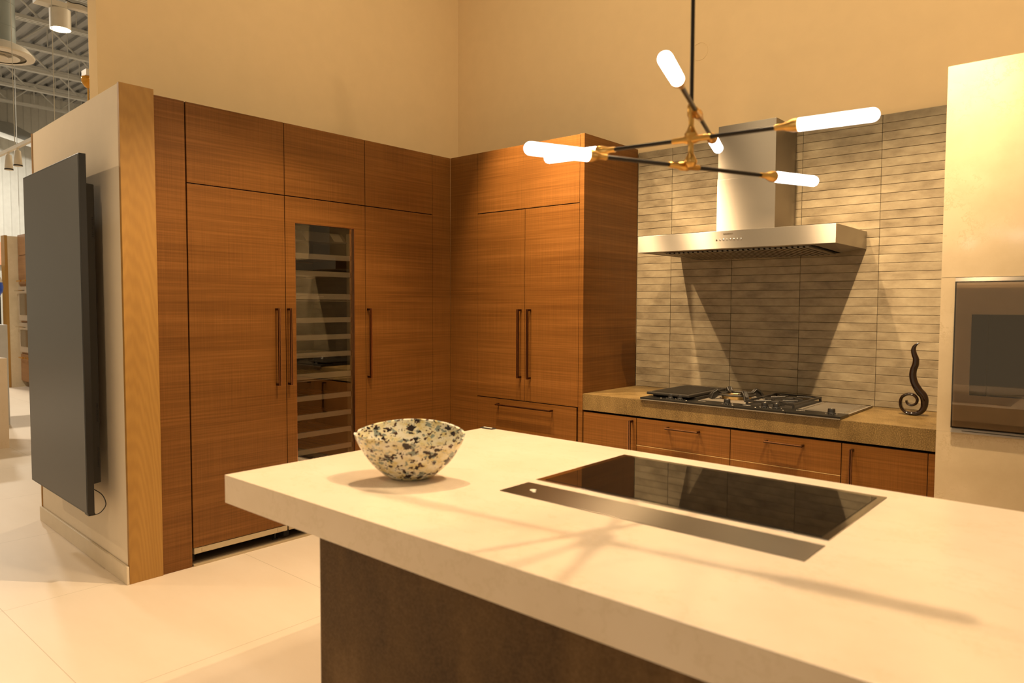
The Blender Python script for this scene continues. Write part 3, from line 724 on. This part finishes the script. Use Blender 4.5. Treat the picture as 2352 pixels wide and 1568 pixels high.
# ------------------------------------------------------------------ art glass bowl
bc = Vector((2.204, -2.31, IZ)); br_ = Vector((rgt.x, rgt.y, 0)).normalized(); bf = Vector((fwd.x, fwd.y, 0)).normalized()
def rim(th):
    s, c = math.sin(th), math.cos(th)
    a_, b2 = .187, .125
    h = .152 + .030*max(0, s)**1.3 - .004*max(0, -s) - .030*max(0, -s)**.7*max(0, c+.15)
    return a_, b2, h
prof = [(.0, .0), (.22, .0), (.34, .012), (.49, .115), (.645, .28), (.785, .48), (.90, .72), (.968, .88), (1.0, 1.0)]
bm = B(); seg = 96; outer = []; inner = []
pf = spline([list(p) for p in prof], 4)
for (rf_, zf) in pf:
    ro, ri = [], []
    for k in range(seg):
        th = 2*PI*k/seg; a_, b2, h = rim(th)
        e_ = 1 - .0*abs(math.sin(2*th))
        d = br_*a_*math.cos(th) + bf*b2*math.sin(th)*abs(math.sin(th))**.25
        q = bc + d*rf_*e_ + Vector((0, 0, max(0, zf)*h + .0005)); ro.append(bm.verts.new(q))
        q = bc + d*max(rf_*.965-.004, .0) + Vector((0, 0, max(0, zf)*h*.985 + .007*(1-zf) + .001)); ri.append(bm.verts.new(q))
    outer.append(ro); inner.append(ri)
for S_ in (outer, inner):
    for i in range(1, len(S_)-1):
        for k in range(seg): bm.faces.new((S_[i][k], S_[i][(k+1) % seg], S_[i+1][(k+1) % seg], S_[i+1][k]))
    bm.faces.new(S_[1])
for k in range(seg): bm.faces.new((outer[-1][k], outer[-1][(k+1) % seg], inner[-1][(k+1) % seg], inner[-1][k]))
for v in [v for v in bm.verts if not v.link_faces]: bm.verts.remove(v)
tag(obj('glass_bowl', bm, 'speckle', smooth=True), 'cream art glass bowl with black and grey speckles on the island', 'bowl')

# ------------------------------------------------------------------ television on the partition
tv = thing('television', tuple(P(.70, .10, .38)), 'large black television hung upright on the partition wall', 'television')
def pbox(bm, s0, s1, o0, o1, z0, z1):
    return prism(bm, [P(s0, o0, 0), P(s1, o0, 0), P(s1, o1, 0), P(s0, o1, 0)], z0, z1)
S0, S1, TO = .157, 1.272, .150
obj('bezel', pbox(B(), S0, S1, TO-.034, TO, .378, 2.288), 'black', tv, bevel=.002)
obj('screen', pbox(B(), S0+.010, S1-.010, TO+.0003, TO+.0012, .388, 2.278), 'screen', tv)
bm = B(); prism_pts = [P(S0+.03, TO-.035, 0), P(S1-.06, TO-.035, 0), P(S1-.10, TO-.085, 0), P(S0+.055, TO-.085, 0)]
prism(bm, prism_pts, .53, 2.14); hs = obj('rear_housing', bm, 'matte_black', tv, bevel=.004)
bm = B()
for z in (1.86, .86, .62):
    for i in range(10): pbox(bm, S0+.046, S0+.050, TO-.075, TO-.045, z+i*.011, z+i*.011+.005)
obj('vents', bm, 'gap', hs)
obj('wall_bracket', pbox(B(), .45, .95, .001, TO-.086, .9, 1.8), 'matte_black', tv)
bm = B(); tube(bm, spline([list(P(S0+.05, TO-.045, .50)), list(P(S0+.01, TO-.075, .47)), list(P(S0-.012, TO-.085, .42)), list(P(S0+.0, TO-.06, .378)), list(P(S0+.02, TO-.03, .366))], 6), .0025, 8)
obj('cable', bm, 'black', tv, smooth=True)
obj('sensor_box', pbox(B(), S0+.01, S0+.075, TO-.040, TO-.006, .366, .3775), 'black', tv, bevel=.002)

# ------------------------------------------------------------------ lamp over the island
hub = Vector((3.081, -2.041, 0))
lamp = thing('pendant_lamp', (hub.x, hub.y, 1.88), 'black and brass pendant lamp with six glowing tubes above the island', 'lamp')
bm = B(); tube(bm, [(hub.x, hub.y, 2.05), (hub.x, hub.y, 5.9)], .0055, 12); obj('hanging_rod', bm, 'rod', lamp, smooth=True)
bm = B(); lathe(bm, (hub.x, hub.y, 1.905), [(.0085, -.018), (.017, -.008), (.018, .0), (.011, .014), (.0075, .022), (.0075, .045), (.011, .055), (.017, .066), (.018, .074), (.0115, .085), (.0075, .095), (.0075, .118), (.011, .124), (.0115, .150), (.007, .158)], 20)
stem = obj('stem', bm, 'brass', lamp, smooth=True)
def arm(p0, p1, cut0, cut1, off=0.0):
    """p0,p1 tube-tips in world; lit tubes of length cut0/cut1 at the ends"""
    p0, p1 = Vector(p0), Vector(p1); d = (p1-p0).normalized(); Ln = (p1-p0).length; mid = (p0+p1)/2
    cap = .055
    bm = B(); tube(bm, [p0+d*(cut0+cap*.6), p1-d*(cut1+cap*.6)], .0060, 12); a_ = obj('arm', bm, 'rod', lamp, smooth=True)
    s_mid = (Vector((hub.x, hub.y, mid.z))-p0).dot(d); c = p0+d*s_mid
    bm = B(); lathe(bm, c, [(.0075, -.055), (.0085, -.052), (.0090, -.022), (.013, -.012), (.013, .012), (.0090, .022), (.0085, .052), (.0075, .055)], 16, d)
    obj('joint', bm, 'brass', a_, smooth=True)
    for q, dd_, cu in ((p0, d, cut0), (p1, -d, cut1)):
        e = q + dd_*cu
        bm = B(); lathe(bm, e, [(.0165, -.003), (.0165, .010), (.012, .024), (.0085, .036), (.0078, cap)], 20, dd_)
        cpo = obj('socket', bm, 'brass', a_, smooth=True)
        r_ = .0160
        bm = B(); pr_ = [(r_*math.sin(t*PI/12), r_ - r_*math.cos(t*PI/12)) for t in range(7)] + [(r_, cu-.004)]
        lathe(bm, q, pr_, 24, dd_); obj('light_tube', bm, 'bulb', a_, smooth=True)
arm((2.604, -2.092, 1.965), (3.549, -1.988, 1.965), .19, .19)
arm((2.873, -2.508, 1.893), (3.250, -1.525, 1.897), .19, .19)
arm((3.257, -2.506, 2.031), (2.940, -1.572, 2.033), .17, .17)

# ------------------------------------------------------------------ track lighting
def aim_obj(o, frm, to):
    d = Vector(to)-Vector(frm); o.rotation_euler = d.to_track_quat('-Z', 'Y').to_euler()
def head(i, spec, label, group, cone=95, blend=.7, col='matte_black', size=.025):
    x, y, z, to, pw = spec
    c = Vector((x, y, z)); d = (Vector(to)-c).normalized()
    t = thing('track_spotlight', (x, y, z), label, 'spotlight', group)
    bm = B(); lathe(bm, c, [(.030, -.13), (.036, -.12), (.040, -.02), (.040, .0)], 20, d)
    b_ = obj('housing', bm, col, t, smooth=True)
    bm = B(); lathe(bm, c, [(.030, .0005), (.030, .003)], 20, d); obj('lens', bm, 'lens_hot', t)
    bm = B(); tube(bm, [c-d*.09, Vector((x, y, z+.16))], .008, 8); obj('mounting_arm', bm, col, t)
    ld = bpy.data.lights.new('spot', 'SPOT'); ld.energy = pw*1.3; ld.color = WARM; ld.spot_size = math.radians(cone); ld.spot_blend = blend
    ld.shadow_soft_size = size
    lo = bpy.data.objects.new('spot_light', ld); COL.objects.link(lo); lo.parent = t; lo.location = d*.02
    lo.rotation_euler = d.to_track_quat('-Z', 'Y').to_euler()
    return t
def rail(x0, x1, y, z, label, mat='matte_black', cables=True):
    t = thing('track_rail', ((x0+x1)/2, y, z), label, 'light rail')
    obj('rail', bx(B(), x0, x1, y-.018, y+.018, z, z+.03), mat, t)
    n = max(2, int((x1-x0)/1.3)+1)
    for i in range(n):
        xx = x0+.1 + (x1-x0-.2)*i/(n-1); bm = B(); tube(bm, [(xx, y, z+.03), (xx, y, 6.0)], .0025, 6); obj('suspension_wire', bm, 'joist', t)
rail(.3, 4.2, -.70, 3.61, 'black light rail in front of the tiled wall')
rail(1.2, 4.2, -1.5, 3.61, 'black light rail above the island')
labs = ['black spotlight nearest the cabinet corner, its rim at the top of the wall', 'second black spotlight from the corner on the rail by the tiled wall',
        'third black spotlight on the rail by the tiled wall, left of the hood middle', 'black spotlight on the rail nearest the stone oven tower']
for i, s in enumerate(WALL_SPOTS): head(i, s, labs[i], 'spotlights on the rail by the tiled wall', cone=(64, 64, 64, 62)[i], blend=.9, size=.02)
labs = ['black spotlight above the island, left of the pendant rod', 'black spotlight above the island beside the pendant rod', 'black spotlight above the island, right of the pendant rod', 'black spotlight on the island rail aimed at the aisle floor']
for i, s in enumerate(ISLAND_SPOTS): head(i, s, labs[i], 'spotlights on the island rail', cone=100, blend=.6, size=.022)
labs = ['black spotlight aimed at the television wall', 'black spotlight added to brighten the aisle floor in front of the island']
for i, s in enumerate(HALL_SPOTS): head(i, s, labs[i], 'spotlights in the open hall', cone=95, blend=.7)

for i, (x, y, z, pw) in enumerate(FILL_BAYS):  # added fill lights above the view, lifting walls, floor and hall
    t = thing('fill_bay_light', (x, y, z), ['added round fill light over the aisle', 'added round fill light over the island', 'added round fill light behind the island', 'added round fill light beyond the television wall', 'added round fill light halfway down the hall', 'added round fill light near the far ribbed wall'][i], 'ceiling light', 'added fill lights')
    bm = B(); lathe(bm, (x, y, z), [(.25, .0), (.255, .0), (.24, .10), (.09, .2), (.03, .24)], 32); obj('shade', bm, 'matte_black', t, smooth=True)
    bm = B(); lathe(bm, (x, y, z-.004), [(.24, .0), (.24, .003)], 32); obj('lens', bm, 'lens_fill', t)
    bm = B(); tube(bm, [(x, y, z+.24), (x, y, 6.25)], .008, 8); obj('stem', bm, 'matte_black', t)
    ld = bpy.data.lights.new('bay', 'AREA'); ld.shape = 'DISK'; ld.size = .48; ld.energy = pw; ld.color = (1.0, .76, .46) if i < 4 else (1.0, .90, .74)
    lo = bpy.data.objects.new('fill_light', ld); COL.objects.link(lo); lo.parent = t; lo.location = (0, 0, -.02)
bm = B(); tube(bm, [(1.7235+.058*math.cos(a*PI/24), .6755, 3.2205+.058*math.sin(a*PI/24)) for a in range(49)], .0012, 6)
tag(obj('round_cover_ring', bm, 'paint'), 'faint painted ring of a round cover on the wall behind the pendant rod', 'cover')

# ------------------------------------------------------------------ the hall beyond
struct('ceiling', bx(B(), -16, 7, -9, 9, 6.25, 6.32), 'deck', 'grey steel roof deck high above the showroom', 'ceiling')
bm = B()
for i in range(40):
    yy = -4 + i*.2
    bx(bm, -15.9, -1.0, yy, yy+.09, 6.19, 6.25)
tag(obj('roof_deck_ribs', bm, 'deck'), 'ribs of the corrugated grey roof deck', 'roof deck', kind='structure')
for i in range(6):
    xj = -7.2 - i*1.36
    t = thing('roof_joist', (xj, 0, 5.7), 'grey open web steel joist under the roof deck, number %s from the kitchen wall' % ['one', 'two', 'three', 'four', 'five', 'six'][i], 'joist', 'roof joists')
    t['label'] = ['nearest grey open web roof joist, cut by the top of the photo', 'second nearest grey open web roof joist above the hall', 'third nearest grey open web roof joist above the hall',
                  'third farthest grey open web roof joist above the hall', 'second farthest grey open web roof joist above the hall', 'farthest grey open web roof joist, just before the far wall'][i]
    y0_, y1_ = -3.0, 4.0
    bm = B(); bx(bm, xj-.045, xj-.012, y0_, y1_, 5.70, 5.75); bx(bm, xj+.012, xj+.045, y0_, y1_, 5.70, 5.75); obj('bottom_chord', bm, 'joist', t)
    bm = B(); bx(bm, xj-.05, xj-.012, y0_, y1_, 6.13, 6.185); bx(bm, xj+.012, xj+.05, y0_, y1_, 6.13, 6.185); obj('top_chord', bm, 'joist', t)
    bm = B(); st_ = .46; k = 0; yy = y0_
    while yy < y1_-st_:
        a_, b2 = ((5.73, 6.15) if k % 2 == 0 else (6.15, 5.73)); tube(bm, [(xj, yy, a_), (xj, yy+st_, b2)], .016, 6)
        if k % 2 == 0: tube(bm, [(xj, yy+st_, 5.73), (xj, yy+st_, 6.15)], .010, 6)
        yy += st_; k += 1
    obj('web', bm, 'joist', t)
# far wall with vertical ribs
bm = B(); bx(bm, -15.2, -15.0, -6, 9, 0, 6.25)
for i in range(60): yy = -3 + i*.15; bx(bm, -15.0, -14.985, yy, yy+.012, 0, 6.25)
struct('wall_far', bm, 'hall_grey', 'pale ribbed wall at the far end of the showroom', 'wall')
bm = B(); v = [bm.verts.new(p) for p in ((-14.98, -.5, 5.55), (-14.98, .95, 5.50), (-14.0, 1.9, 4.75), (-14.0, -.5, 5.30), (-14.98, -.5, 5.45), (-14.98, .95, 5.40), (-14.0, 1.9, 4.65), (-14.0, -.5, 5.20))]
for f in ((0, 1, 2, 3), (7, 6, 5, 4), (0, 4, 5, 1), (1, 5, 6, 2), (2, 6, 7, 3), (3, 7, 4, 0)): bm.faces.new([v[i] for i in f])
tag(obj('sloped_bulkhead', bm, 'hall_grey'), 'pale sloped bulkhead high on the far ribbed wall', 'bulkhead')
# diffuser
t = thing('ceiling_diffuser', (-4, -1.911, 3.78), 'round white air diffuser on a blue grey duct at the left edge', 'air diffuser')
bm = B(); tube(bm, [(-4, -1.911, 3.90), (-4, -1.911, 6.2)], .125, 40)
for z in (4.05, 4.26, 4.47, 4.7): lathe(bm, (-4, -1.911, z), [(.125, -.003), (.127, 0), (.125, .003)], 40, closed_ends=False)
obj('duct', bm, 'duct', t, smooth=True)
bm = B(); lathe(bm, (-4, -1.911, 3.78), [(.205, .0), (.27, .008), (.275, .022), (.22, .085), (.127, .13), (.120, .13), (.20, .07), (.205, .04), (.200, .015)], 48, closed_ends=False); obj('outer_ring', bm, 'white_metal', t, smooth=True)
for r1, r2, z in ((.155, .10, 3.775), (.065, .02, 3.772)):
    bm = B(); lathe(bm, (-4, -1.911, z), [(r2, .03), (r1, .0), (r1, .006), (r2, .036)], 40, closed_ends=False); obj('cone_ring', bm, 'white_metal', t, smooth=True)
bm = B(); lathe(bm, (-4, -1.911, 3.80), [(.0, .0), (.05, .0), (.05, .012), (.0, .02)], 24); obj('center_disc', bm, 'white_metal', t, smooth=True)
# white cylinder downlight on white rail
t = thing('cylinder_downlight', (-4, -1.407, 4.17), 'large white cylinder downlight glowing below a white rail', 'ceiling light')
bm = B(); lathe(bm, (-4, -1.407, 4.17), [(.088, .0), (.092, .0), (.092, .185), (.02, .190)], 36, closed_ends=False); obj('housing', bm, 'white_metal', t, smooth=True)
bm = B(); lathe(bm, (-4, -1.407, 4.172), [(.087, .0), (.087, .01)], 36); obj('lens', bm, 'lens', t)
bm = B(); bx(bm, -4.06, -3.94, -1.62, -1.36, 4.37, 4.42); obj('driver_box', bm, 'white_metal', t)
tag(obj('light_rail', bx(B(), -4.03, -3.97, -1.355, -.6, 4.40, 4.45), 'white_metal'), 'white rail running right from the cylinder downlight', 'light rail')
bm = B(); tube(bm, spline([[-3.96, -1.45+.07*i, 4.445+.010*(i % 2)] for i in range(9)], 4), .004, 6)
tag(obj('cable', bm, 'matte_black', smooth=True), 'thin dark cable looping along the white rail', 'cable')
# track with two white spots
rl = thing('white_track_rail', (-3.3, -1.958, 2.8), 'white light rail sloping into view at the left edge', 'light rail')
obj('rail', bx(B(), -5.5, -1.9, -1.972, -1.944, 2.852, 2.880), 'white_metal', rl)
for xx in (-4.3, -3.45, -2.4): bm = B(); tube(bm, [(xx, -1.958, 2.88), (xx, -1.958, 6.1)], .003, 6); obj('suspension_wire', bm, 'joist', rl)
for xx, lb in ((-3.645, 'left of the two small white spotlights under the white rail'), (-3.372, 'right of the two small white spotlights under the white rail')):
    t = thing('white_spotlight', (xx, -1.958, 2.70), lb, 'spotlight', 'white spotlights at the left edge')
    bm = B(); lathe(bm, (xx, -1.958, 2.695), [(.033, 0), (.034, .004), (.024, .130), (.020, .135)], 24); hsg = obj('housing', bm, 'white_metal', t, smooth=True)
    bm = B(); lathe(bm, (xx, -1.958, 2.695), [(.0335, .0), (.0350, .003), (.0345, .012)], 24, closed_ends=False); obj('front_ring', bm, 'matte_black', t, smooth=True)
    bm = B(); lathe(bm, (xx, -1.958, 2.697), [(.028, 0), (.028, .002)], 20); obj('lens', bm, 'lens', t)
    bm = B(); tube(bm, [(xx, -1.958, 2.828), (xx, -1.958, 2.853)], .009, 8); obj('stem', bm, 'white_metal', t)
# amber pendant + conduit
t = thing('amber_pendant', (-4, -1.175, 3.4), 'amber glass pendant under a white box beside the wall edge', 'pendant light')
bm = B(); lathe(bm, (-4, -1.175, 3.66), [(.012, .0), (.03, .012), (.055, .05), (.062, .09), (.055, .11)], 28); obj('dome', bm, 'amber', t, smooth=True)
obj('mount_box', bx(B(), -4.05, -3.92, -1.215, -1.12, 3.771, 3.83), 'white_metal', t)
bm = B(); tube(bm, [(-4, -1.175, 3.66), (-4, -1.175, 2.9)], .008, 10); obj('stem', bm, 'brass', t)
bm = B(); tube(bm, [(-3.94, -1.165, 3.83), (-3.94, -1.165, 6.2)], .016, 12); obj('conduit', bm, 'joist', t)
# thin cables hanging in hall
for (xx, yy, z0, lb) in ((-9, -.50, 3.0, 'thin vertical wire hanging left of centre in the open hall'), (-9, .23, 3.0, 'thin vertical wire hanging beside the wall edge in the open hall'), (-9, -.78, 1.6, 'thin vertical wire hanging at the far left edge')):
    bm = B(); tube(bm, [(xx, yy, z0), (xx, yy, 6.251)], .006, 6); tag(obj('suspension_wire', bm, 'joist'), lb, 'wire')
# double oven column far away
k0 = thing('double_oven_cabinet', (-10.5, .3, 0), 'distant walnut cabinet with two stacked ovens and gold handles', 'appliance cabinet')
X0, X1 = -11.17, -9.6
bm = B(); bx(bm, X0, X1, .05, .65, .1, 2.72); obj('carcass', bm, 'wood_far', k0)
obj('toe_board', bx(B(), X0+.5, X1, .12, .6, 0, .1), 'toe', k0)
for z0, z1, nm in ((2.36, 2.72, 'upper_door'), (1.84, 2.35, 'door'), (.12, .60, 'drawer')): 
    d = obj(nm, bx(B(), X0+.01, X1, .025, .048, z0, z1), 'wood_far', k0)
    if nm != 'upper_door':
        zz = 1.90 if nm == 'door' else .54
        for xa in (X0+.12, X0+.42): bm = B(); tube(bm, [(xa, -.03, zz), (xa+.22, -.03, zz)], .013, 10); tube(bm, [(xa+.02, -.03, zz), (xa+.02, .025, zz)], .009, 8); tube(bm, [(xa+.2, -.03, zz), (xa+.2, .025, zz)], .009, 8); obj('handle', bm, 'gold', d)
for z0, z1 in ((1.20, 1.80), (.64, 1.16)):
    o_ = obj('oven', bx(B(), X0+.07, X1, .0, .045, z0, z1), 'oven_steel', k0)
    obj('window', bx(B(), X0+.14, X0+.62, -.006, -.001, z0+.10, z1-.13), 'far_glass', o_)
    bm = B(); tube(bm, [(X0+.06, -.05, z1-.07), (X0+.66, -.05, z1-.07)], .012, 10); obj('handle', bm, 'chrome', o_)
k1 = thing('cabinet_end_partition', (-11.28, .2, 0), 'distant cream partition with oak edge beside the double oven cabinet', 'partition')
obj('cream_face', bx(B(), -11.35, -11.18, -.125, .70, 0, 2.70), 'limestone', k1)
obj('oak_edge', bx(B(), -11.40, -11.18, -.17, -.126, 0, 2.71), 'oak', k1)
tag(obj('marble_counter', bx(B(), -5.6, -4.81, -2.9, -1.735, 0, .936), 'marble', bevel=.002), 'cream veined stone counter block at the far left edge', 'counter')
tag(obj('display_counter', bx(B(), -7.3, -6.5, -2.6, -1.308, 0, 1.24), 'display', bevel=.003), 'plain grey display counter behind the cream stone block', 'counter')
t = thing('blue_globe_lamp', (-7.0, -1.30, 1.24), 'lamp with cobalt blue glass globe and white top on a slim stand', 'lamp')
bm = B(); lathe(bm, (-7, -1.33, 1.56), [(.02, 0), (.07, .03), (.105, .09), (.115, .15), (.105, .21)], 28, closed_ends=True); obj('globe', bm, 'blue', t, smooth=True)
bm = B(); lathe(bm, (-7, -1.33, 1.771), [(.105, 0), (.090, .06), (.05, .10), (.01, .115)], 28); obj('top_cap', bm, 'white_metal', t, smooth=True)
bm = B(); tube(bm, [(-7, -1.33, 1.56), (-7, -1.36, 1.241)], .010, 10); obj('stand', bm, 'white_metal', t)
tag(obj('dark_display_panel', bx(B(), -11.9, -11.8, -1.2, -.10, .0, 2.20), 'matte_black'), 'dark display panel behind the blue globe lamp', 'panel')
tag(obj('salmon_picture', bx(B(), -14.97, -14.90, -.3, .78, 2.35, 2.85), 'orange_pic'), 'small salmon coloured picture on the far wall', 'picture')
